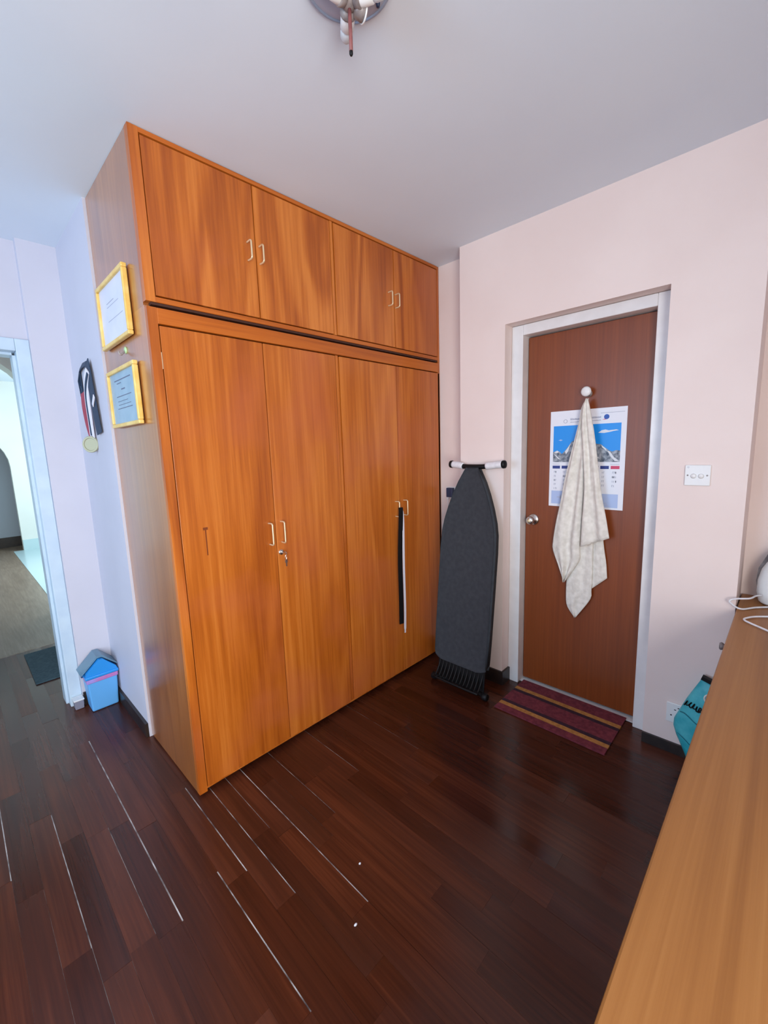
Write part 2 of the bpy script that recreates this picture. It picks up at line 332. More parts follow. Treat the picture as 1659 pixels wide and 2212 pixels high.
# ---- right-hand door and its frame
XF = 1.700
fr = struct(obj('trim_1', B(XF, XL+0.04, OL-0.0005, -0.5965, 0.0, OH-0.002, bevel=0.003), M['white_paint']))
obj('jamb', B(XF, XL+0.04, -1.2235, OR+0.0005, 0.0, OH-0.002, bevel=0.003), M['white_paint'], fr)
obj('head', B(XF-0.001, XL+0.04, -0.5965, -1.2235, 2.036, OH-0.002, bevel=0.003), M['white_paint'], fr)
door = struct(obj('door_1', B(XL, XL+0.036, -0.6000, -1.2200, 0.018, 2.030, bevel=0.002), M['door']))
kn = obj('door_knob', lathe([(0.0, -0.062), (0.012, -0.062), (0.0215, -0.056), (0.024, -0.046), (0.020, -0.036), (0.011, -0.029), (0.011, -0.012), (0.028, -0.009), (0.033, -0.003), (0.033, 0.0)], (XL, -0.648, 1.016), (1, 0, 0)), M['steel'], door, True)
obj('key_cylinder', lathe([(0.0, -0.066), (0.009, -0.066), (0.010, -0.062), (0.010, -0.058)], (XL, -0.648, 1.016), (1, 0, 0), 16), M['brass'], kn, True)
struct(obj('door_threshold', B(XL-0.03, 1.86, OL, OR, -0.03, 0.003), M['white_paint'])).name = 'trim_2'  # white colour paints in the bright light slit under the door
# landing beyond the door
struct(obj('wall_landing', B(2.60, 2.65, -2.0, 0.7, -0.05, H), M['white_paint']))
struct(obj('floor_landing', B(1.98, 2.60, -2.0, 0.7, -0.08, 0.0), M['tile']))
# ---- left doorway frame
t3 = struct(obj('trim_3', B(-0.240, -0.1802, 1.245, 1.425, 0.0, 2.078, bevel=0.004), M['blue_paint']))
obj('jamb', B(-1.098, -1.040, 1.245, 1.425, 0.0, 2.078, bevel=0.004), M['blue_paint'], t3)
obj('head', B(-1.040, -0.240, 1.245, 1.425, 2.015, 2.078, bevel=0.004), M['blue_paint'], t3)
obj('door_stop', B(-0.252, -0.240, 1.31, 1.40, 0.0, 2.003), M['blue_paint'], t3)
obj('door_stop', B(-1.040, -0.252, 1.31, 1.40, 2.003, 2.015), M['blue_paint'], t3)
# ---- hall beyond
struct(obj('floor_hall', B(-1.5, 1.6, 2.42, 7.75, -0.08, 0.0), M['hallfloor']))
struct(obj('floor_tiled', B(0.02, 1.6, 2.43, 7.20, 0.0, 0.004), M['tile']))
def arch_wall(name, x0, x1, y0, y1, ztop, xc, half, spring, m, foot=-0.05):
    pts = [(x0, foot), (xc-half, foot), (xc-half, spring)]
    for k in range(1, 16):
        a = math.pi*(1-k/16); pts.append((xc+half*math.cos(a), spring+half*math.sin(a)))
    pts += [(xc+half, spring), (xc+half, foot), (x1, foot), (x1, ztop), (x0, ztop)]
    return struct(obj(name, prism(pts, 'y', y0, y1), m))
arch_wall('wall_hall_arch', -1.5, 1.6, 3.20, 3.42, 2.67, -0.47, 0.55, 1.835, M['hall_wall'])
arch_wall('wall_hall_far', -1.5, 1.6, 7.20, 7.32, 2.67, -0.45, 0.60, 1.35, M['hall_wall'])
struct(obj('wall_hall_end', B(-1.5, 1.6, 7.75, 7.85, -0.05, 2.67), M['hall_grey']))
struct(obj('baseboard_hall', B(-1.5, 0.3, 7.735, 7.75, 0.0, 0.17), M['skirt']))
struct(obj('baseboard_tiled', B(0.152, 1.6, 7.185, 7.20, 0.0, 0.17), M['tile']))
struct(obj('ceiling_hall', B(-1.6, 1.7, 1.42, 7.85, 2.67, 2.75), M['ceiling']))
struct(obj('wall_hall_left', B(-1.62, -1.5, 1.42, 7.85, -0.05, 2.67), M['hall_wall']))
struct(obj('wall_hall_right', B(1.6, 1.72, 1.42, 7.85, -0.05, 2.67), M['hall_wall']))

# ================================================================== wardrobe (lower unit) and the cabinet on top of it
X1, X2, X3, X3B, X4 = 0.034, 0.4566, 0.870, 0.888, 1.323
ZP, ZL, ZS, ZU0, ZU1 = 0.030, 1.9234, 1.9935, 2.0257, 2.5511
XR = W-0.003
FT = 0.020      # door thickness; door fronts lie at y = 0
war = thing('wardrobe', 'tall orange veneered four-door wardrobe standing on the floor beside the ironing board', 'wardrobe')
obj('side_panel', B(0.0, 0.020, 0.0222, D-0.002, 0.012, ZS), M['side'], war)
obj('side_panel', B(XR-0.018, XR, 0.0, D-0.002, 0.012, ZS-0.001), M['wardrobe'], war)
obj('back_panel', B(0.020, XR-0.018, D-0.012, D-0.002, 0.04, ZS-0.02), M['wardrobe'], war)
obj('shelf', B(0.020, XR-0.018, FT+0.004, D-0.012, ZL+0.02, ZS-0.003), M['wardrobe'], war)
obj('floor_panel', B(0.020, XR-0.018, 0.004, D-0.012, 0.022, 0.030), M['wardrobe'], war)
obj('plinth', B(0.012, XR-0.005, 0.035, 0.055, 0.0, 0.024), M['plinth'], war)
obj('plinth', B(0.006, 0.020, 0.055, D-0.01, 0.0, 0.012), M['plinth'], war)
obj('stile', B(-0.0005, X1-0.001, 0.0, 0.022, 0.012, ZL+0.062), M['wardrobe'], war)
obj('stile', B(X3+0.001, X3B-0.001, 0.004, 0.040, ZP, ZL+0.004, bevel=0.001), M['wardrobe'], war)
obj('top_rail', B(X1-0.0008, XR-0.018, -0.002, FT, ZL+0.006, ZL+0.062, bevel=0.002), M['rail'], war)
obj('gap_shade_sheet', B(0.021, XR-0.019, 0.045, 0.050, 0.035, ZL+0.015), M['gap_shade'], war)  # dark sheet added behind the doors, paints the shade in their gaps
def handle(x, z0, z1, parent, m=None):
    """squared bow handle standing 34 mm off the door"""
    bm = tube(smooth_pts([(x, 0.0, z1-0.004), (x, -0.024, z1-0.003), (x, -0.033, z1-0.008), (x, -0.034, z1-0.02), (x, -0.034, z0+0.02), (x, -0.033, z0+0.008), (x, -0.024, z0+0.003), (x, 0.0, z0+0.004)], 4), 0.0038, 8)
    return obj('handle', bm, M['brass'], parent, True)
gap = 0.0019
dz = [(X1+0.001, X2), (X2, X3-0.003), (X3B+0.003, X4), (X4, XR-0.001)]
hl = [(0.421, 1.028, 1.134), (0.484, 1.028, 1.134), (1.284, 1.040, 1.138), (1.358, 1.040, 1.138)]
lowdoors = []
for (a, b), (hx, z0, z1) in zip(dz, hl):
    d = obj('wardrobe_door', B(a+gap, b-gap, 0.0, FT, ZP, ZL, bevel=0.0012), M['front'], war); lowdoors.append(d)
    handle(hx, z0, z1, d)
lock = obj('lock', lathe([(0.0, -0.006), (0.010, -0.006), (0.013, -0.003), (0.013, 0.001)], (0.476, 0.0, 0.984), (0, 1, 0), 20), M['steel'], lowdoors[1], True)
st = bmesh.new()
B(0.122, 0.142, -0.0006, 0.0006, 1.146, 1.157, st); B(0.1295, 0.1345, -0.0006, 0.0006, 1.040, 1.1459, st)
obj('stain', st, M['mark'], lowdoors[0])['label'] = 'T-shaped brown drip stain'
for hz in (1.80,): obj('hinge', B(X1-0.0012, X1+0.0010, -0.0015, 0.010, hz-0.03, hz+0.03), M['brass'], war)

top = thing('wardrobe_top_cabinet', 'orange veneered four-door cupboard on top of the wardrobe, touching the ceiling', 'cupboard', (0, 0, ZS))
def pt(o):
    o.location.z -= ZS; return o
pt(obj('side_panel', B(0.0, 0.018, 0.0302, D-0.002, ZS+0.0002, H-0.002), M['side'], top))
pt(obj('side_panel', B(XR-0.016, XR, 0.0, D-0.002, ZS+0.001, H-0.002), M['wardrobe'], top))
pt(obj('back_panel', B(0.018, XR-0.016, D-0.012, D-0.002, ZS+0.03, H-0.02), M['wardrobe'], top))
pt(obj('bottom_rail', B(X1-0.0008, XR-0.016, 0.0, 0.030, ZS+0.010, ZU0-0.003, bevel=0.002), M['rail'], top))
pt(obj('top_rail', B(X1-0.0008, XR-0.016, -0.002, 0.030, ZU1+0.002, H-0.002, bevel=0.001), M['rail'], top))
pt(obj('stile', B(-0.0005, X1-0.001, -0.002, 0.030, ZS+0.010, H-0.002), M['wardrobe'], top))
pt(obj('stile', B(X3+0.001, X3B-0.001, 0.002, 0.030, ZU0-0.001, ZU1+0.001, bevel=0.001), M['wardrobe'], top))
pt(obj('groove_shade_strip', B(0.018, XR-0.016, 0.004, 0.030, ZS+0.001, ZS+0.0098), M['gap_shade'], top))  # dark strip, paints the shade between the two units
pt(obj('gap_shade_sheet', B(0.02, XR-0.02, 0.035, 0.040, ZU0-0.01, ZU1+0.005), M['gap_shade'], top))  # dark sheet for painted gap shade behind the upper doors
pt(obj('base_panel', B(0.018, XR-0.016, 0.045, D-0.012, ZS+0.003, ZS+0.02), M['wardrobe'], top))
hu = [(0.418, 2.244, 2.322), (0.473, 2.244, 2.320), (1.273, 2.240, 2.318), (1.331, 2.240, 2.318)]
gu = [(X1, X2), (X2, X3-0.002), (X3B+0.001, X4), (X4, XR-0.019)]
for (a, b), (hx, z0, z1) in zip(gu, hu):
    d = pt(obj('cabinet_door', B(a+0.003, b-gap, 0.0, FT, ZU0+0.002, ZU1-0.003, bevel=0.0012), M['wardrobe'], top))
    handle(hx, z0, z1, d)
k = thing('key_bunch', 'small steel keys hanging from the lock of the left wardrobe doors', 'keys', (0.476, -0.006, 0.984))
obj('key', B(-0.001, 0.001, -0.026, -0.001, -0.004, 0.004), M['steel'], k)
obj('key_bow', lathe([(0.0, -0.0012), (0.010, -0.0012), (0.010, 0.0012), (0.0, 0.0012)], (0, -0.032, 0), (1, 0, 0.3), 16), M['steel'], k)
obj('key_ring', tube([(0.003*math.sin(a), -0.034, -0.018+0.010*math.cos(a)) for a in [i*math.pi/9 for i in range(18)]], 0.0009, 6, closed=True), M['steel'], k)
obj('spare_key', prism([(-0.004, -0.028), (0.004, -0.028), (0.007, -0.040), (0.003, -0.047), (0.0025, -0.062), (-0.0025, -0.062), (-0.003, -0.047), (-0.007, -0.040)], 'y', -0.036, -0.0345), M['steel'], k)
s = thing('fabric_strap', 'long black and white fabric strap hanging from a wardrobe door handle', 'strap', (1.284, -0.04, 1.095))
obj('black_strap', ribbon(smooth_pts([(-0.002, 0.000, 0.004), (-0.004, -0.006, -0.03), (-0.008, 0.006, -0.30), (-0.004, 0.010, -0.55), (-0.004, 0.012, -0.73)], 6), (1, -0.25, 0), [0.012]+[0.030]*24, 0.004), M['black'], s)
obj('white_strap', ribbon(smooth_pts([(0.004, -0.004, -0.01), (0.012, -0.008, -0.06), (0.015, -0.002, -0.35), (0.021, 0.002, -0.62), (0.020, 0.004, -0.74), (0.021, 0.006, -0.795)], 6), (1, -0.25, 0), [0.006]*3+[0.014]*24+[0.009]*4, 0.003), M['ribbon_white'], s)

# ================================================================== things on the wardrobe's side and the wall beside it
def certificate(name, label, y0, y1, z0, z1, paper, ruled):
    t = thing(name, label, 'picture frame', (0.0, (y0+y1)/2, z0), 'framed certificates on the wardrobe side')
    a = (y1-y0)/2; h = z1-z0; fwid = 0.016; dp = 0.020
    for n, q in (('frame_rail', (-a, a, 0, fwid)), ('frame_rail', (-a, a, h-fwid, h)), ('frame_rail', (-a, -a+fwid, fwid, h-fwid)), ('frame_rail', (a-fwid, a, fwid, h-fwid))):
        obj(n, B(-dp-0.004, -0.004, q[0], q[1], q[2], q[3], bevel=0.004), M['gilt'], t)
    sh = obj('certificate_sheet', B(-0.014, -0.006, -a+fwid, a-fwid, fwid, h-fwid), paper, t)
    m = bmesh.new()
    for (c, zz, L, th) in ruled: B(-0.0146, -0.0139, c-L/2, c+L/2, zz-th/2, zz+th/2, m)
    o = obj('printed_lines', m, M['soft_ink'] if paper is M['lav_paper'] else M['ink'], sh); o['kind'] = 'stuff'
certificate('framed_certificate', 'gilt framed certificate with a pale sheet, the upper one on the wardrobe side', 0.150, 0.532, 1.917, 2.173, M['lav_paper'], [(0.03, 0.17, 0.10, 0.003), (0.0, 0.155, 0.16, 0.002), (-0.02, 0.10, 0.20, 0.002)])
certificate('framed_certificate', 'gilt framed certificate with a bluish glass reflection painted on its sheet, the lower one on the wardrobe side', 0.147, 0.524, 1.581, 1.822, M['reflection_paper'], [(0.0, 0.195, 0.22, 0.004), (0.05, 0.182, 0.06, 0.003), (0.0, 0.155, 0.05, 0.005), (0.0, 0.128, 0.20, 0.003), (0.02, 0.108, 0.14, 0.002), (0.0, 0.093, 0.17, 0.002), (0.0, 0.078, 0.20, 0.003)])
hk = thing('wall_hook', 'tiny pale green hook between the two gilt framed certificates', 'hook', (0.0, 0.285, 1.872))
obj('backplate', lathe([(0.0, -0.006), (0.010, -0.006), (0.014, -0.003), (0.014, 0.0)], (0, 0, 0.010), (1, 0, 0), 18), M['green_plastic'], hk, True)
obj('hook_arm', tube(smooth_pts([(-0.004, 0, 0.006), (-0.014, 0, -0.004), (-0.020, 0, -0.010), (-0.026, 0, -0.006), (-0.027, 0, 0.003)], 4), 0.0032, 8), M['tarnish'], hk, True)
xw = -0.012
md = thing('hanging_medal', 'round medal on navy, white and red ribbons hanging on the wall left of the wardrobe', 'medal', (xw, 0.905, 1.492))
def mw(pts): return [(x-xw, y-0.97, z-1.50) for x, y, z in pts]
obj('navy_ribbon', ribbon(mw([(xw-0.012, 0.905, 1.925), (xw-0.014, 0.880, 1.86), (xw-0.014, 0.858, 1.74), (xw-0.013, 0.845, 1.66), (xw-0.010, 0.835, 1.578)]), (0, 1, 0), 0.085, 0.004), M['ribbon_navy'], md)
obj('navy_ribbon', ribbon(mw([(xw-0.010, 0.925, 1.925), (xw-0.008, 1.01, 1.928), (xw-0.007, 1.085, 1.915), (xw-0.007, 1.095, 1.86), (xw-0.007, 1.070, 1.78)]), (0.3, 0.2, 1), 0.026, 0.004), M['ribbon_navy'], md)
obj('navy_ribbon', ribbon(mw([(xw-0.008, 1.095, 1.90), (xw-0.007, 1.092, 1.83), (xw-0.007, 1.075, 1.76)]), (0, 1, 0), 0.028, 0.003), M['ribbon_navy'], md)
obj('white_ribbon', ribbon(mw(smooth_pts([(xw-0.018, 0.865, 1.88), (xw-0.019, 0.925, 1.83), (xw-0.018, 0.955, 1.76), (xw-0.017, 0.955, 1.66), (xw-0.014, 0.965, 1.565)], 5)), (-0.2, 1, 0.2), 0.044, 0.003), M['ribbon_white'], md)
obj('white_ribbon', ribbon(mw(smooth_pts([(xw-0.009, 1.085, 1.77), (xw-0.010, 1.06, 1.72), (xw-0.011, 1.01, 1.63), (xw-0.016, 0.985, 1.57)], 5)), (-0.2, 1, 0.2), 0.034, 0.003), M['ribbon_white'], md)
obj('white_ribbon', ribbon(mw([(xw-0.020, 0.805, 1.755), (xw-0.020, 0.85, 1.715)]), (0, 0.5, 1), 0.022, 0.003), M['ribbon_white'], md)
obj('red_ribbon', ribbon(mw(smooth_pts([(xw-0.011, 1.050, 1.80), (xw-0.020, 1.020, 1.72), (xw-0.020, 1.000, 1.64), (xw-0.016, 0.975, 1.57)], 5)), (-0.2, 1, 0.2), 0.044, 0.003), M['ribbon_red'], md)
obj('ribbon_stripe', ribbon(mw(smooth_pts([(xw-0.021, 0.870, 1.87), (xw-0.022, 0.930, 1.82), (xw-0.021, 0.962, 1.76), (xw-0.020, 0.962, 1.66), (xw-0.017, 0.968, 1.575)], 5)), (-0.2, 1, 0.2), 0.014, 0.002), M['ribbon_navy'], md)
obj('medal_disc', lathe([(0.0, -0.007), (0.030, -0.007), (0.032, -0.010), (0.040, -0.010), (0.042, -0.007), (0.042, -0.002), (0.0, -0.002)], (-0.022, 0.000, 0.030), (0.72, 0.69, 0), 28), M['gold_medal'], md, False)
obj('medal_ring', tube([(-0.014, -0.002+0.008*math.cos(a), 0.072+0.008*math.sin(a)) for a in [i*math.pi/8 for i in range(16)]], 0.0015, 6, closed=True), M['tarnish'], md, True)

# ================================================================== swing bin and box in the left corner
bn = thing('swing_bin', 'small sky blue plastic swing-top bin on the floor beside the left doorway', 'bin', (-0.098, 1.138, 0.0))
def taper(x0, x1, y0, y1, X0, X1_, Y0, Y1, z0, z1, bev=0.008):
    bm = bmesh.new(); b = [bm.verts.new(p) for p in ((x0, y0, z0), (x1, y0, z0), (x1, y1, z0), (x0, y1, z0))]; t = [bm.verts.new(p) for p in ((X0, Y0, z1), (X1_, Y0, z1), (X1_, Y1, z1), (X0, Y1, z1))]
    bm.faces.new(b[::-1]); bm.faces.new(t)
    for i in range(4): bm.faces.new((b[i], b[(i+1) % 4], t[(i+1) % 4], t[i]))
    bmesh.ops.bevel(bm, geom=bm.edges[:], offset=bev, segments=2, profile=0.5, affect='EDGES'); return bm
obj('bin_body', taper(-0.066, 0.066, -0.056, 0.056, -0.076, 0.076, -0.066, 0.066, 0.001, 0.205), M['bin_body'], bn)
obj('bin_liner', taper(-0.0775, 0.0775, -0.0675, 0.0675, -0.079, 0.079, -0.069, 0.069, 0.178, 0.203, 0.004), M['bag_liner'], bn)
obj('bin_rim', B(-0.083, 0.083, -0.073, 0.073, 0.204, 0.222, bevel=0.005), M['bin_front'], bn)
hood = obj('bin_hood', prism([(-0.078, 0.221), (0.078, 0.221), (0.074, 0.238), (0.014, 0.302), (-0.006, 0.304), (-0.074, 0.238)], 'y', -0.066, 0.066), M['bin_front'], bn)
obj('swing_flap', prism([(-0.098, 0.232), (-0.094, 0.228), (-0.010, 0.308), (0.012, 0.308), (0.084, 0.240), (0.088, 0.244), (0.016, 0.318), (-0.012, 0.318)], 'y', -0.044, 0.074), M['bin_lid'], bn)
obj('hinge_block', B(0.078, 0.090, -0.010, 0.010, 0.222, 0.245, bevel=0.003), M['bin_dark'], bn)
obj('hinge_block', B(-0.092, -0.080, -0.010, 0.010, 0.205, 0.240, bevel=0.003), M['bin_dark'], bn)
gb = thing('plastic_box', 'small mauve grey box behind the blue bin by the doorway', 'box', (-0.208, 1.205, 0.0))
obj('box_body', taper(-0.020, 0.022, -0.024, 0.030, -0.022, 0.024, -0.026, 0.032, 0.001, 0.052, 0.003), M['grey_box'], gb)
obj('box_lid', B(-0.025, 0.027, -0.028, 0.034, 0.052, 0.060, bevel=0.002), M['white_plastic'], gb)
cm = obj('door_mat', B(-0.345, 0.10, 1.725, 2.33, 0.0002, 0.010, bevel=0.003), M['corridor_mat'])
tag(cm, 'dark blue grey mat on the hall floor just beyond the left doorway', 'mat')
obj('mat_border', B(-0.145, -0.120, 1.74, 2.315, 0.0095, 0.0125), M['bin_dark'], cm)

# ================================================================== ironing board
ib = thing('ironing_board', 'folded ironing board with a slate cover leaning upright in the corner', 'ironing board', (1.4120, -0.364, 0.0))
ang = math.atan2(0.155, 1.28); ib.rotation_euler = (0, ang, 0)
prof = [(0.150, 0.120), (0.158, 0.150), (0.175, 0.170), (0.20, 0.178), (0.35, 0.181), (0.60, 0.182), (0.85, 0.182), (0.95, 0.178), (1.02, 0.166), (1.10, 0.143), (1.18, 0.114), (1.25, 0.083), (1.30, 0.055), (1.325, 0.036), (1.333, 0.020)]
outl = [(-h_, z) for z, h_ in prof] + [(h_, z) for z, h_ in reversed(prof)]
bm = prism(outl, 'x', -0.016, 0.016)
bmesh.ops.bevel(bm, geom=[e for e in bm.edges if len({round(v.co.x, 4) for v in e.verts}) == 1 and len(e.link_faces) == 2 and e.calc_face_angle(0) > 0.6], offset=0.010, segments=3, profile=0.5, affect='EDGES')
obj('board_cover', bm, M['cover'], ib, True)
def bar(name, pts, r, m, par=ib, seg=12): return obj(name, tube(smooth_pts(pts, 5), r, seg), m, par, True)
bar('foot_bar', [(0.012, 0.085, 1.343), (0.010, 0.04, 1.340), (0.010, -0.04, 1.340), (0.012, -0.085, 1.343)], 0.014, M['black'])
for sgn, yy in ((1, (0.080, 0.155)), (-1, (-0.078, -0.178))):
    g = bar('foot_sleeve', [(0.012, yy[0], 1.344), (0.013, (yy[0]+yy[1])/2, 1.350), (0.013, yy[1], 1.354)], 0.0205, M['foam'])
    obj('end_cap', lathe([(0.0215, 0.0), (0.023, 0.004), (0.022, 0.016), (0.014, 0.020), (0.0, 0.020)], (0.013, yy[1], 1.354), (0, sgn, 0.04), 18), M['black'], g, True)
bar('leg_tube', [(0.030, 0.02, 1.335), (0.032, 0.03, 0.9), (0.034, 0.04, 0.30)], 0.011, M['black'])
bar('leg_tube', [(0.030, -0.02, 1.335), (0.032, -0.03, 0.9), (0.034, -0.04, 0.30)], 0.011, M['black'])
bar('rear_leg_tube', [(0.032, -0.08, 0.95), (0.030, -0.08, 0.4), (0.015, -0.08, 0.040)], 0.011, M['black'])
bar('rear_leg_tube', [(0.032, 0.08, 0.95), (0.030, 0.08, 0.4), (0.015, 0.08, 0.040)], 0.011, M['black'])
bar('rear_foot_bar', [(-0.010, 0.185, 0.022), (0.012, 0.08, 0.028), (0.012, -0.08, 0.028), (-0.010, -0.190, 0.022)], 0.015, M['black'])
for sgn in (1, -1):
    obj('rubber_foot', lathe([(0.0, 0.0), (0.019, 0.0), (0.021, 0.006), (0.021, 0.028), (0.017, 0.032), (0.0, 0.032)], (-0.010, sgn*0.165, 0.0225), (0, sgn, 0), 16), M['black'], ib, True)
tr = bar('iron_rest', [(-0.060, 0.15, 0.045), (-0.064, 0.0, 0.045), (-0.060, -0.16, 0.045)], 0.007, M['black'])
for i in range(13):
    y_ = -0.15+0.025*i
    obj('rest_rod', tube(smooth_pts([(-0.062, y_, 0.045), (-0.040, y_, 0.050), (-0.004, y_, 0.110), (0.004, y_, 0.165)], 4), 0.0055, 8), M['black'], tr, True)
obj('rest_tray', B(-0.002, 0.004, -0.165, 0.160, 0.030, 0.165), M['black'], tr)

# ---- plug adapter on the recess wall
pa = thing('plug_adapter', 'dark blue plug in the socket on the wall behind the ironing board', 'plug', (W, -0.088, 1.115))
obj('socket_plate', B(-0.008, -0.0005, -0.040, 0.040, -0.015, 0.072, bevel=0.002), M['white_plastic'], pa)
obj('plug_body', B(-0.036, -0.008, -0.026, 0.022, 0.004, 0.066, bevel=0.004), M['navy'], pa)
obj('plug_cable', tube(smooth_pts([(-0.026, 0.010, 0.006), (-0.028, 0.014, -0.03), (-0.020, 0.006, -0.10), (-0.014, 0.012, -0.25), (-0.014, 0.0, -0.45)], 6), 0.003, 8), M['white_plastic'], pa, True)

# ================================================================== things on the door
XT = XL-0.0005
cal = thing('wall_calendar', 'white wall calendar with a snowy mountain photograph on the wooden door', 'calendar', (XT, -0.9225, 1.104))
cw, ch = 0.376, 0.515
def flat(name, u0, u1, v0, v1, lay, m, par): return obj(name, B(-0.0012-0.0004*lay, -0.0011-0.0004*(lay-1), u0, u1, v0, v1), m, par)
# u runs to the left in the picture (+y); v runs up
sheet = obj('calendar_sheet', B(-0.0012, 0.0, -cw/2, cw/2, 0, ch), M['paper'], cal)
Xp = lambda u: cw/2-u            # u: distance from the sheet's left edge as seen
def card(name, u0, u1, v0, v1, lay, m, par=sheet): return flat(name, Xp(u1), Xp(u0), v0, v1, lay, m, par)
pv0, pv1, pu0, pu1 = 0.244, 0.437, 0.018, 0.352
pic = card('mountain_photograph', pu0, pu1, pv0, pv1, 1, M['sky_print'])
def poly(name, pts, lay, m, par): return obj(name, prism([(Xp(u), v) for u, v in pts], 'x', -0.0012-0.0004*lay, -0.0011-0.0004*(lay-1)), m, par)
poly('printed_ridge', [(pu0, pv0), (pu1, pv0), (pu1, 0.300), (0.335, 0.303), (0.315, 0.296), (0.300, 0.303), (0.280, 0.318), (0.262, 0.334), (0.245, 0.336), (0.225, 0.342), (0.205, 0.358), (0.180, 0.372), (0.160, 0.366), (0.135, 0.362), (0.115, 0.350), (0.095, 0.322), (0.080, 0.302), (0.065, 0.287), (0.055, 0.298), (0.040, 0.306), (pu0, 0.298)], 2, M['rock_print'], pic)
for pts in ([(0.022, 0.296), (0.040, 0.306), (0.050, 0.299), (0.040, 0.292)], [(0.082, 0.300), (0.100, 0.326), (0.112, 0.345), (0.104, 0.320), (0.098, 0.300), (0.088, 0.285)], [(0.022, 0.288), (0.035, 0.280), (0.060, 0.256), (0.045, 0.262)],
            [(0.262, 0.332), (0.285, 0.313), (0.292, 0.296), (0.282, 0.306), (0.268, 0.318)], [(0.292, 0.302), (0.306, 0.296), (0.325, 0.268), (0.348, 0.250), (0.330, 0.248), (0.310, 0.270)], [(0.205, 0.356), (0.222, 0.344), (0.236, 0.336), (0.222, 0.326), (0.208, 0.330)],
            [(0.222, 0.290), (0.236, 0.276), (0.262, 0.262), (0.242, 0.266)]):
    poly('printed_snow', pts, 3, M['snow_print'], pic)
poly('printed_cloud', [(0.246, 0.392), (0.262, 0.404), (0.280, 0.407), (0.296, 0.402), (0.330, 0.405), (0.342, 0.401), (0.318, 0.398), (0.300, 0.394), (0.275, 0.390)], 2, M['snow_print'], pic)
poly('printed_cloud', [(0.046, 0.361), (0.058, 0.365), (0.068, 0.361), (0.058, 0.357)], 2, M['cal_pale'], pic)
for i in range(7):
    u0 = 0.017+i*0.0492; card('weekday_box', u0, u0+0.0405, 0.208, 0.224, 1, M['cal_red'] if i == 6 else M['cal_blue'])
card('footer_panel', 0.014, 0.125, 0.014, 0.086, 1, M['cal_pale']); card('footer_panel', 0.232, 0.352, 0.010, 0.080, 1, M['cal_pale'])
# small print: short strokes, far too small to read in the photograph
rp = random.Random(3); pm = bmesh.new()
def stroke(u0, u1, v0, v1, lay=2): B(-0.0012-0.0004*lay, -0.0011-0.0004*(lay-1), Xp(u1), Xp(u0), v0, v1, pm)
for r_ in range(5):
    for c_ in range(7):
        cu, cv = 0.034+c_*0.0492, 0.190-r_*0.0225
        if (r_ == 0 and c_ in (2, 3)) or (r_ == 4 and c_ > 4): continue
        for q in range(rp.choice((2, 2, 3))):
            uu = cu-0.008+q*0.007+rp.uniform(-0.001, 0.001); stroke(uu, uu+0.0022, cv-0.005, cv+0.004)
            if rp.random() < 0.7: stroke(uu, uu+0.0052, cv+rp.choice((-0.005, 0.003)), cv+0.0048)
for (u0, u1, v) in ((0.018, 0.055, 0.232), (0.310, 0.352, 0.232), (0.255, 0.365, 0.490)): stroke(u0, u1, v-0.001, v+0.001)
for (u0, n_, v, h_) in ((0.105, 11, 0.464, 0.010), (0.105, 11, 0.452, 0.005), (0.205, 10, 0.466, 0.010), (0.205, 10, 0.453, 0.005)):
    for q in range(n_):
        uu = u0+q*0.0053; stroke(uu, uu+0.0040, v, v+h_*rp.uniform(0.7, 1.0))
for q, L in enumerate((0.035, 0.045, 0.042, 0.058, 0.062, 0.03)): stroke(0.242, 0.242+L, 0.056-q*0.0085, 0.0575-q*0.0085, 2)
stroke(0.045, 0.085, 0.050, 0.053); stroke(0.062, 0.066, 0.040, 0.064)
po = obj('printed_marks', pm, M['soft_ink'], sheet); po['kind'] = 'stuff'
obj('printed_seal', tube([(-0.0016, Xp(0.080)+0.009*math.cos(a), 0.460+0.009*math.sin(a)) for a in [i*math.pi/10 for i in range(20)]], 0.0012, 5, closed=True), M['soft_ink'], sheet)
bd = obj('printed_badge', lathe([(0.0, -0.0018), (0.0125, -0.0018), (0.0125, -0.0011)], (0, Xp(0.283), 0.470), (1, 0, 0), 20), M['badge'], sheet)
poly('badge_tail', [(0.262, 0.456), (0.283, 0.457), (0.278, 0.462)], 1, M['cal_red'], bd)

kb = thing('door_hook', 'white round knob hook on the wooden door above the towel', 'hook', (XL, -0.928, 1.700))
obj('hook_stem', lathe([(0.017, 0.0), (0.017, -0.004), (0.009, -0.006), (0.009, -0.040)], (0, 0, -0.004), (1, 0, 0), 18), M['tarnish'], kb, True)
obj('hook_cap', lathe([(0.0, -0.056), (0.014, -0.055), (0.0225, -0.050), (0.025, -0.044), (0.023, -0.039), (0.008, -0.037)], (0, 0, 0.004), (1, 0, 0), 24), M['white_plastic'], kb, True)

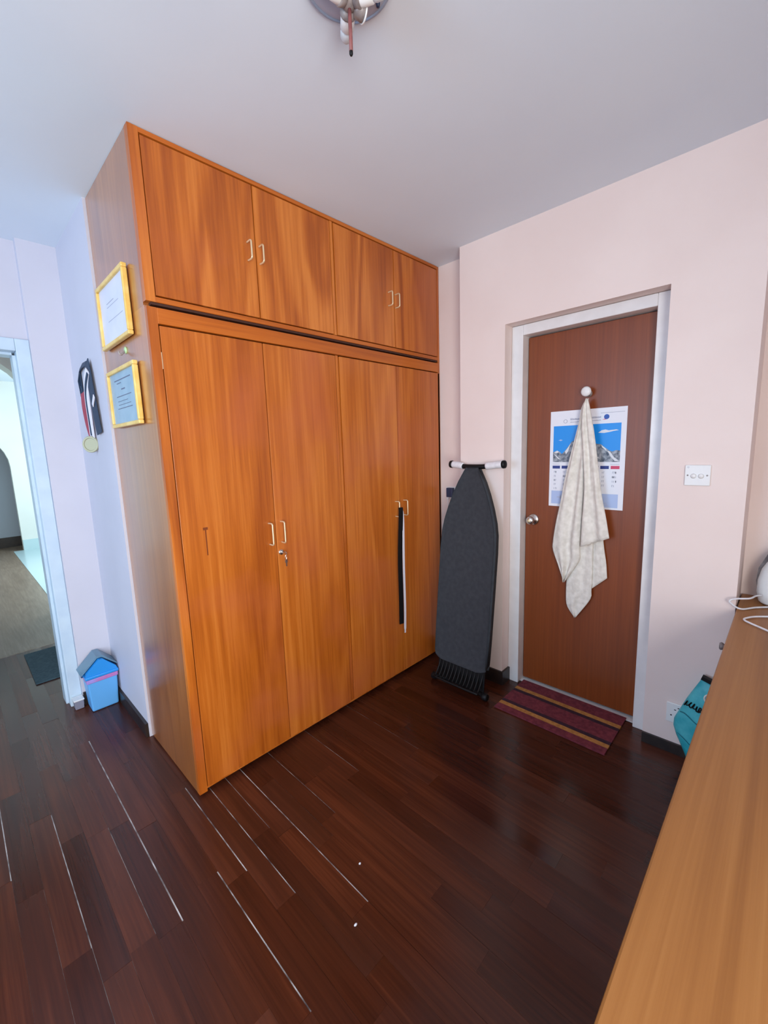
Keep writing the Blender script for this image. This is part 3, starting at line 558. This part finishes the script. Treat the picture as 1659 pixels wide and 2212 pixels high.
# ---- towel: one cloth hanging in four overlapping lobes
tw = thing('towel', 'cream patterned towel hanging in folds from the hook on the wooden door', 'towel', (XL, -0.938, 0.49))
def lobe(L, Rr, x0, amp, nf, ph, thick=0.010, topx=None):
    n = 40; nu = 22
    def res(P):
        P = smooth_pts([(0, y, z) for y, z in P], 8); d = [0]
        for i in range(1, len(P)): d.append(d[-1]+(P[i]-P[i-1]).length)
        out = []
        for k in range(n+1):
            t = d[-1]*k/n; i = max(j for j in range(len(d)) if d[j] <= t+1e-9); i = min(i, len(P)-2)
            s_ = (t-d[i])/max(d[i+1]-d[i], 1e-9); out.append(P[i].lerp(P[i+1], s_))
        return out
    A, Bq = res(L), res(Rr); bm = bmesh.new(); F = []; K = []
    for k in range(n+1):
        v = k/n; rf = []; rb = []
        for u_ in range(nu+1):
            u = u_/nu; p = A[k].lerp(Bq[k], u)
            wv = amp*min(1, v*2.2+0.15)*math.sin(ph+u*nf*2*math.pi+0.8*math.sin(v*3))+0.25*amp*math.sin(u*17+v*5)
            edge = math.sqrt(max(0.0, 1-(2*u-1)**2)); edge2 = edge*min(1, (1-v)*14+0.25)
            xx = x0+wv*edge-(0.012*(1-min(1, v*3)))
            rf.append(bm.verts.new((xx-thick*0.5*edge2-0.001-XL, p.y+0.938, p.z-0.49))); rb.append(bm.verts.new((xx+thick*0.5*edge2+0.001-XL, p.y+0.938, p.z-0.49)))
        F.append(rf); K.append(rb)
    for k in range(n):
        for u_ in range(nu):
            bm.faces.new((F[k][u_], F[k][u_+1], F[k+1][u_+1], F[k+1][u_])); bm.faces.new((K[k][u_], K[k+1][u_], K[k+1][u_+1], K[k][u_+1]))
        for e in (0, nu): bm.faces.new((F[k][e], F[k+1][e], K[k+1][e], K[k][e]))
    for u_ in range(nu):
        for e in (0, n): bm.faces.new((F[e][u_], F[e][u_+1], K[e][u_+1], K[e][u_]))
    return obj('towel_fold', bm, M['towel'], tw, True)
lobe([(-0.935, 1.30), (-0.947, 1.162), (-0.967, 0.931), (-0.979, 0.761), (-0.985, 0.672)], [(-0.985, 1.30), (-1.011, 1.166), (-1.033, 0.94), (-1.051, 0.827), (-1.059, 0.745)], 1.748, 0.003, 0.8, 0.4, 0.007)
lobe([(-0.925, 1.30), (-0.929, 1.162), (-0.881, 0.922), (-0.858, 0.74), (-0.855, 0.608), (-0.864, 0.547), (-0.904, 0.493)], [(-0.955, 1.30), (-0.972, 1.165), (-0.984, 0.935), (-0.988, 0.765), (-0.987, 0.668), (-0.982, 0.612), (-0.910, 0.492)], 1.740, 0.006, 1.2, 2.0, 0.008)
lobe([(-0.934, 1.667), (-0.911, 1.627), (-0.90, 1.557), (-0.888, 1.502), (-0.859, 1.38), (-0.832, 1.247), (-0.818, 1.152), (-0.792, 1.006), (-0.779, 0.887), (-0.785, 0.851), (-0.817, 0.769), (-0.844, 0.690)], [(-0.946, 1.668), (-0.941, 1.626), (-0.938, 1.556), (-0.936, 1.501), (-0.936, 1.379), (-0.935, 1.25), (-0.932, 1.159), (-0.928, 1.019), (-0.924, 0.931), (-0.924, 0.872), (-0.922, 0.818), (-0.850, 0.688)], 1.724, 0.0125, 1.7, 1.2, 0.012)
lobe([(-0.938, 1.668), (-0.922, 1.624), (-0.918, 1.555), (-0.920, 1.50), (-0.930, 1.38), (-0.940, 1.252), (-0.941, 1.161), (-0.936, 1.023), (-0.934, 0.903)], [(-0.948, 1.664), (-0.958, 1.622), (-0.971, 1.552), (-0.981, 1.498), (-0.998, 1.379), (-1.016, 1.254), (-1.031, 1.167), (-1.054, 1.063), (-1.072, 0.967)], 1.705, 0.0105, 1.4, 3.4, 0.013)

# ================================================================== switch and socket on the door wall
sw = thing('light_switch', 'white double light switch on the pink wall right of the door', 'light switch', (XD, -1.424, 1.298))
pl = obj('switch_plate', B(-0.009, -0.0005, -0.0445, 0.0445, -0.0435, 0.0435, bevel=0.003), M['white_plastic'], sw)
for sgn in (-1, 1):
    rk = obj('rocker', lathe([(0.0, -0.016), (0.006, -0.0155), (0.010, -0.012), (0.0105, -0.0085)], (0, sgn*0.013, -0.002), (1, 0, 0.12), 20), M['white_plastic'], sw, True)
    obj('screw', lathe([(0.0, -0.0105), (0.003, -0.0100), (0.0036, -0.0085)], (0, sgn*0.0335, 0.0), (1, 0, 0), 12), M['tarnish'], sw)
obj('maker_mark', tube([(-0.0092, 0.033+0.003*math.cos(a), 0.034+0.003*math.sin(a)) for a in [i*math.pi/6 for i in range(12)]], 0.0005, 4, closed=True), M['soft_ink'], pl)
so = thing('wall_socket', 'white power socket low on the wall behind the turquoise bag', 'socket', (XD, -1.432, 0.200))
obj('socket_plate', B(-0.009, -0.0005, -0.062, 0.056, -0.048, 0.048, bevel=0.003), M['white_plastic'], so)
for (y_, z_, a_, b_) in ((0.022, 0.018, 0.004, 0.002), (0.036, -0.012, 0.003, 0.003), (0.010, -0.020, 0.004, 0.003), (0.004, 0.030, 0.009, 0.002), (0.004, 0.010, 0.009, 0.003), (-0.002, -0.006, 0.006, 0.003)):
    obj('pin_slot', B(-0.0095, -0.0085, y_-a_, y_+a_, z_-b_, z_+b_), M['black'], so)

# ================================================================== turquoise bag
bg_ = thing('carrier_bag', 'turquoise bag with black script lettering leaning in the corner by the chest', 'bag', (1.59, -1.49, 0.0))
o_ = [(-1.503, 0.425), (-1.475, 0.360), (-1.452, 0.306), (-1.432, 0.250), (-1.412, 0.195), (-1.411, 0.160), (-1.424, 0.120), (-1.440, 0.085), (-1.458, 0.045), (-1.475, 0.004), (-1.560, 0.004), (-1.566, 0.10), (-1.566, 0.25), (-1.564, 0.40), (-1.534, 0.416)]
bm = bmesh.new(); n_ = len(o_); cen = Vector((0, -0.035, 0.21))
rings = []
for sc_, xx in ((1.0, 0.008), (1.0, -0.004), (0.93, -0.016), (0.75, -0.024), (0.45, -0.027)):
    rings.append([bm.verts.new(Vector((xx+0.004*math.sin(i*2.1+sc_*9)*(sc_ < 0.98), y_+1.49, z_)).lerp(Vector((xx, cen.y, cen.z)), 1-sc_) if sc_ < 1 else Vector((xx, y_+1.49, z_))) for i, (y_, z_) in enumerate(o_)])
for a_, b_ in zip(rings, rings[1:]):
    for i in range(n_): bm.faces.new((a_[i], a_[(i+1) % n_], b_[(i+1) % n_], b_[i]))
f1 = bm.faces.new(rings[0][::-1]); f2 = bm.faces.new(rings[-1]); bm.normal_update(); bmesh.ops.triangulate(bm, faces=[f1, f2])
bag = obj('bag_body', bm, M['teal'], bg_, True)
obj('top_band', ribbon([(-0.004, -0.010, 0.428), (-0.006, -0.045, 0.418), (-0.006, -0.074, 0.408)], (0, 0.35, 1), 0.016, 0.024), M['black'], bg_)
tx = [(-1.448, 0.286), (-1.459, 0.31), (-1.453, 0.292), (-1.462, 0.29), (-1.474, 0.308), (-1.466, 0.293), (-1.473, 0.282), (-1.485, 0.305), (-1.479, 0.285), (-1.49, 0.283), (-1.494, 0.297), (-1.491, 0.278), (-1.497, 0.274), (-1.505, 0.296), (-1.509, 0.286), (-1.498, 0.271), (-1.511, 0.276), (-1.530, 0.262)]
obj('script_lettering', tube(smooth_pts([(-0.0285, y_+1.49, z_) for y_, z_ in tx], 4), 0.0026, 6), M['black'], bg_, True)
obj('bag_crease', tube(smooth_pts([(-0.018, 0.056, 0.243), (-0.026, 0.034, 0.243), (-0.0285, -0.008, 0.214), (-0.0265, -0.05, 0.19)], 5), 0.0022, 6), M['teal_dark'], bg_, True)
obj('bag_crease', tube(smooth_pts([(-0.014, 0.060, 0.135), (-0.025, 0.030, 0.12), (-0.026, -0.01, 0.085)], 5), 0.0018, 6), M['teal_dark'], bg_, True)
obj('printed_flower', lathe([(0.0, -0.004), (0.010, -0.004), (0.016, 0.0)], (-0.026, -0.048, 0.345), (1, 0, 0), 9), M['cal_red'], bg_)
obj('printed_ring', tube([(-0.0265, -0.046+0.020*math.cos(a), 0.345+0.022*math.sin(a)) for a in [i*math.pi/8 for i in range(16)]], 0.003, 6, closed=True), M['towel'], bg_)

# ================================================================== chest of drawers along the right
YF, HT = -1.590, 0.752
chx = thing('chest_of_drawers', 'long low tan wooden chest of drawers at the right edge', 'chest', (0.75, -1.85, 0.0))
def cb(name, x0, x1, y0, y1, z0, z1, m=M['chest'], par=chx, bevel=0.0, sx=0.75, sy=-1.85):
    return obj(name, B(x0-sx, x1-sx, y0-sy, y1-sy, z0, z1, bevel=bevel), m, par)
cb('chest_top', -0.34, 1.856, -2.14, YF, HT-0.024, HT, bevel=0.004)
cb('chest_side', -0.325, -0.305, -2.13, YF-0.03, 0.0, HT-0.0245); cb('chest_side', 1.832, 1.852, -2.13, YF-0.03, 0.0, HT-0.0245)
cb('chest_back', -0.305, 1.832, -2.13, -2.118, 0.05, HT-0.0245); cb('chest_base', -0.305, 1.832, -2.118, YF-0.045, 0.04, 0.06)
cb('chest_plinth', -0.305, 1.832, YF-0.06, YF-0.045, 0.0, 0.04, M['plinth'])
cwid = (1.832+0.305)/3
for c_ in range(3):
    if c_: cb('divider', -0.305+c_*cwid-0.009, -0.305+c_*cwid+0.009, -2.118, YF-0.045, 0.06, HT-0.0245)
    xl, xr_ = -0.305+c_*cwid+0.012, -0.305+(c_+1)*cwid-0.012
    if c_ < 2:
        dr = cb('cupboard_door', xl, xr_, YF-0.042, YF-0.020, 0.064, 0.724); kz = [(dr, xr_-0.06, 0.36)]
    else:
        kz = []
        for z0, z1 in ((0.064, 0.290), (0.294, 0.520), (0.524, 0.724)):
            dr = cb('drawer', xl, xr_, YF-0.042, YF-0.020, z0, z1); kz.append((dr, (xl+xr_)/2+0.02, (z0+z1)/2))
    for dr, kx, z_ in kz:
        obj('knob', lathe([(0.006, 0.0), (0.006, 0.034), (0.014, 0.044), (0.016, 0.050), (0.012, 0.055), (0.0, 0.056)], (kx-0.75, YF-0.020+1.85, z_), (0, 1, 0), 16), M['tarnish'], dr, True)

# ---- white appliance with its looped cable, partly out of the picture
ir = thing('electric_iron', 'white electric iron standing on its heel on the wooden chest', 'iron', (1.755, -1.735, HT))
def ell(zs):
    """rounded upright body: list of (z, centre y, half width y, half depth x)"""
    bm = bmesh.new(); rg = []
    for z_, cy_, hy, hx in zs: rg.append([bm.verts.new((hx*math.cos(a), cy_+hy*math.sin(a), z_)) for a in [i*math.pi/12 for i in range(24)]])
    for a_, b_ in zip(rg, rg[1:]):
        for i in range(24): bm.faces.new((a_[i], a_[(i+1) % 24], b_[(i+1) % 24], b_[i]))
    bm.faces.new(rg[0][::-1]); bm.faces.new(rg[-1]); return bm
obj('iron_body', ell([(0.003, 0.005, 0.070, 0.045), (0.012, 0.006, 0.080, 0.055), (0.05, 0.006, 0.088, 0.058), (0.10, 0.004, 0.090, 0.058), (0.15, 0.0, 0.084, 0.055), (0.20, -0.008, 0.068, 0.048), (0.245, -0.020, 0.042, 0.036), (0.275, -0.030, 0.015, 0.016)]), M['white_plastic'], ir, True)
obj('soleplate', prism([(0.074+0.014, 0.02), (0.088+0.012, 0.08), (0.084+0.012, 0.14), (0.066+0.006, 0.20), (0.026, 0.265), (-0.02, 0.298), (-0.060, 0.265), (-0.085, 0.20), (-0.095, 0.12), (-0.090, 0.02)], 'x', 0.050, 0.062), M['tarnish'], ir)
obj('iron_handle', tube(smooth_pts([(-0.045, 0.0, 0.02), (-0.095, 0.0, 0.05), (-0.100, -0.005, 0.13), (-0.080, -0.012, 0.20), (-0.040, -0.016, 0.23)], 6), 0.014, 12), M['white_plastic'], ir, True)
obj('steam_dial', lathe([(0.0, -0.012), (0.010, -0.012), (0.012, -0.006), (0.012, 0.0)], (-0.058, 0.035, 0.11), (1, 0, 0), 16), M['tarnish'], ir, True)
zc = 0.006
cord = [(-0.04, 0.075, 0.045), (-0.09, 0.092, 0.052), (-0.135, 0.108, 0.051), (-0.156, 0.149, 0.046), (-0.168, 0.1675, 0.036), (-0.163, 0.150, 0.016), (-0.150, 0.126, 0.006), (-0.10, 0.090, 0.006), (-0.06, 0.05, 0.006)]
obj('cable_loop', tube(smooth_pts(cord, 8), 0.0036, 8), M['foam'], ir, True)
cord2 = [(0.0, -0.14, zc), (-0.16, 0.02, zc), (-0.215, 0.082, zc), (-0.255, 0.108, zc), (-0.278, 0.112, zc), (-0.300, 0.096, zc), (-0.350, 0.040, zc), (-0.45, -0.07, zc), (-0.48, -0.16, zc)]
obj('cable_loop', tube(smooth_pts(cord2, 8), 0.0036, 8), M['foam'], ir, True)

# ================================================================== striped rug by the door
rg = thing('striped_rug', 'maroon rug with yellow stripes on the floor in front of the door', 'rug', (1.565, -0.90, 0.0))
rug_col = {'m': noisy('maroon_weave', (0.13, 0.016, 0.030, 1), (0.22, 0.034, 0.050, 1), 50, 0.95, 0.8, 400), 'd': noisy('dark_plum_weave', (0.028, 0.008, 0.020, 1), (0.050, 0.014, 0.030, 1), 50, 0.95, 0.8, 400), 'y': noisy('mustard_weave', (0.38, 0.16, 0.035, 1), (0.55, 0.25, 0.065, 1), 60, 0.95, 0.8, 400)}
xs = -0.178
for wd, c_ in ((0.048, 'm'), (0.030, 'y'), (0.026, 'd'), (0.108, 'm'), (0.026, 'd'), (0.030, 'y'), (0.090, 'm')):
    obj('rug_stripe', B(xs, xs+wd, -0.285, 0.285, 0.0006, 0.0085), rug_col[c_], rg); xs += wd

# ================================================================== ceiling light
cl = thing('ceiling_light', 'round ceiling light with a frosted plate, small bulbs and a hanging red-brown rod', 'ceiling light', (0.241, -0.856, H))
obj('glass_plate', lathe([(0.0, -0.018), (0.084, -0.018), (0.101, -0.014), (0.106, -0.010), (0.106, -0.005), (0.098, -0.001), (0.0, -0.001)], (0, 0, 0), (0, 0, 1), 40), M['glass_plate'], cl, True)
obj('plate_rim', tube([(0.104*math.cos(a), 0.104*math.sin(a), -0.012) for a in [i*math.pi/20 for i in range(40)]], 0.0045, 8, closed=True), mat('blue_grey_rim', (0.30, 0.36, 0.48, 1), 0.3), cl, True)
obj('hub', lathe([(0.0, -0.075), (0.010, -0.074), (0.020, -0.064), (0.024, -0.050), (0.018, -0.036), (0.030, -0.026), (0.034, -0.018), (0.0, -0.018)], (0, 0, 0), (0, 0, 1), 24), M['tarnish'], cl, True)
rd = obj('hanging_rod', tube([(0, 0, -0.07), (0, 0, -0.10), (0.0005, 0, -0.13), (0, 0, -0.166)], 0.0046, 10), M['rod'], cl, True)
obj('rod_tip', lathe([(0.0, -0.172), (0.003, -0.171), (0.0047, -0.167), (0.0047, -0.162), (0.0, -0.162)], (0, 0, 0), (0, 0, 1), 12), M['black'], rd, True)
for a in (54, -66, 174):
    a = math.radians(a); ux, uy = math.cos(a), math.sin(a)
    hd_ = obj('lamp_holder', lathe([(0.008, 0.010), (0.018, 0.014), (0.021, 0.026), (0.020, 0.030), (0.0, 0.036)], (0, 0, -0.056), (ux, uy, -0.10), 16), M['tarnish'], cl, True)
    obj('holder_sleeve', lathe([(0.018, 0.028), (0.0185, 0.030), (0.0175, 0.060), (0.015, 0.062), (0.0, 0.068)], (0, 0, -0.056), (ux, uy, -0.10), 16), M['white_plastic'], hd_, True)
    obj('bulb', lathe([(0.014, 0.060), (0.0165, 0.070), (0.0150, 0.084), (0.009, 0.092), (0.0, 0.095)], (0, 0, -0.056), (ux, uy, -0.10), 16), M['bulb'], hd_, True)
cupx = obj('bracket_cup', lathe([(0.010, 0.012), (0.019, 0.018), (0.021, 0.036), (0.019, 0.040), (0.0, 0.038)], (0, 0, -0.060), (math.cos(-0.35), math.sin(-0.35), -0.15), 18), M['tarnish'], cl, True)
obj('cup_rim', tube([(0.0375*math.cos(-0.35)+0.0205*math.cos(a)*-math.sin(-0.35), 0.0375*math.sin(-0.35)+0.0205*math.cos(a)*math.cos(-0.35), -0.066+0.0205*math.sin(a)) for a in [i*math.pi/12 for i in range(24)]], 0.0022, 6, closed=True), M['white_plastic'], cupx, True)
for a in (170, -10):
    a = math.radians(a); obj('plate_screw', lathe([(0.0, -0.028), (0.004, -0.027), (0.0055, -0.021), (0.0055, -0.018)], (0.086*math.cos(a), 0.086*math.sin(a), 0), (0, 0, 1), 12), M['navy'], cl, True)
# bits of litter on the floor
for i, (x_, y_) in enumerate(((0.121, -0.853), (0.262, -0.720))):
    cbm = bmesh.new(); bmesh.ops.create_icosphere(cbm, subdivisions=1, radius=0.005)
    for v in cbm.verts: v.co = Vector((v.co.x*(1.3-0.3*i), v.co.y*0.8, (v.co.z+0.005)*0.6)) + Vector((x_, y_, 0.0003))
    tag(obj('paper_crumb', cbm, M['paper']), ('larger white crumb lying on the dark floor planks', 'smaller white crumb lying on the dark floor planks')[i], 'crumb', 'crumbs on the floor')
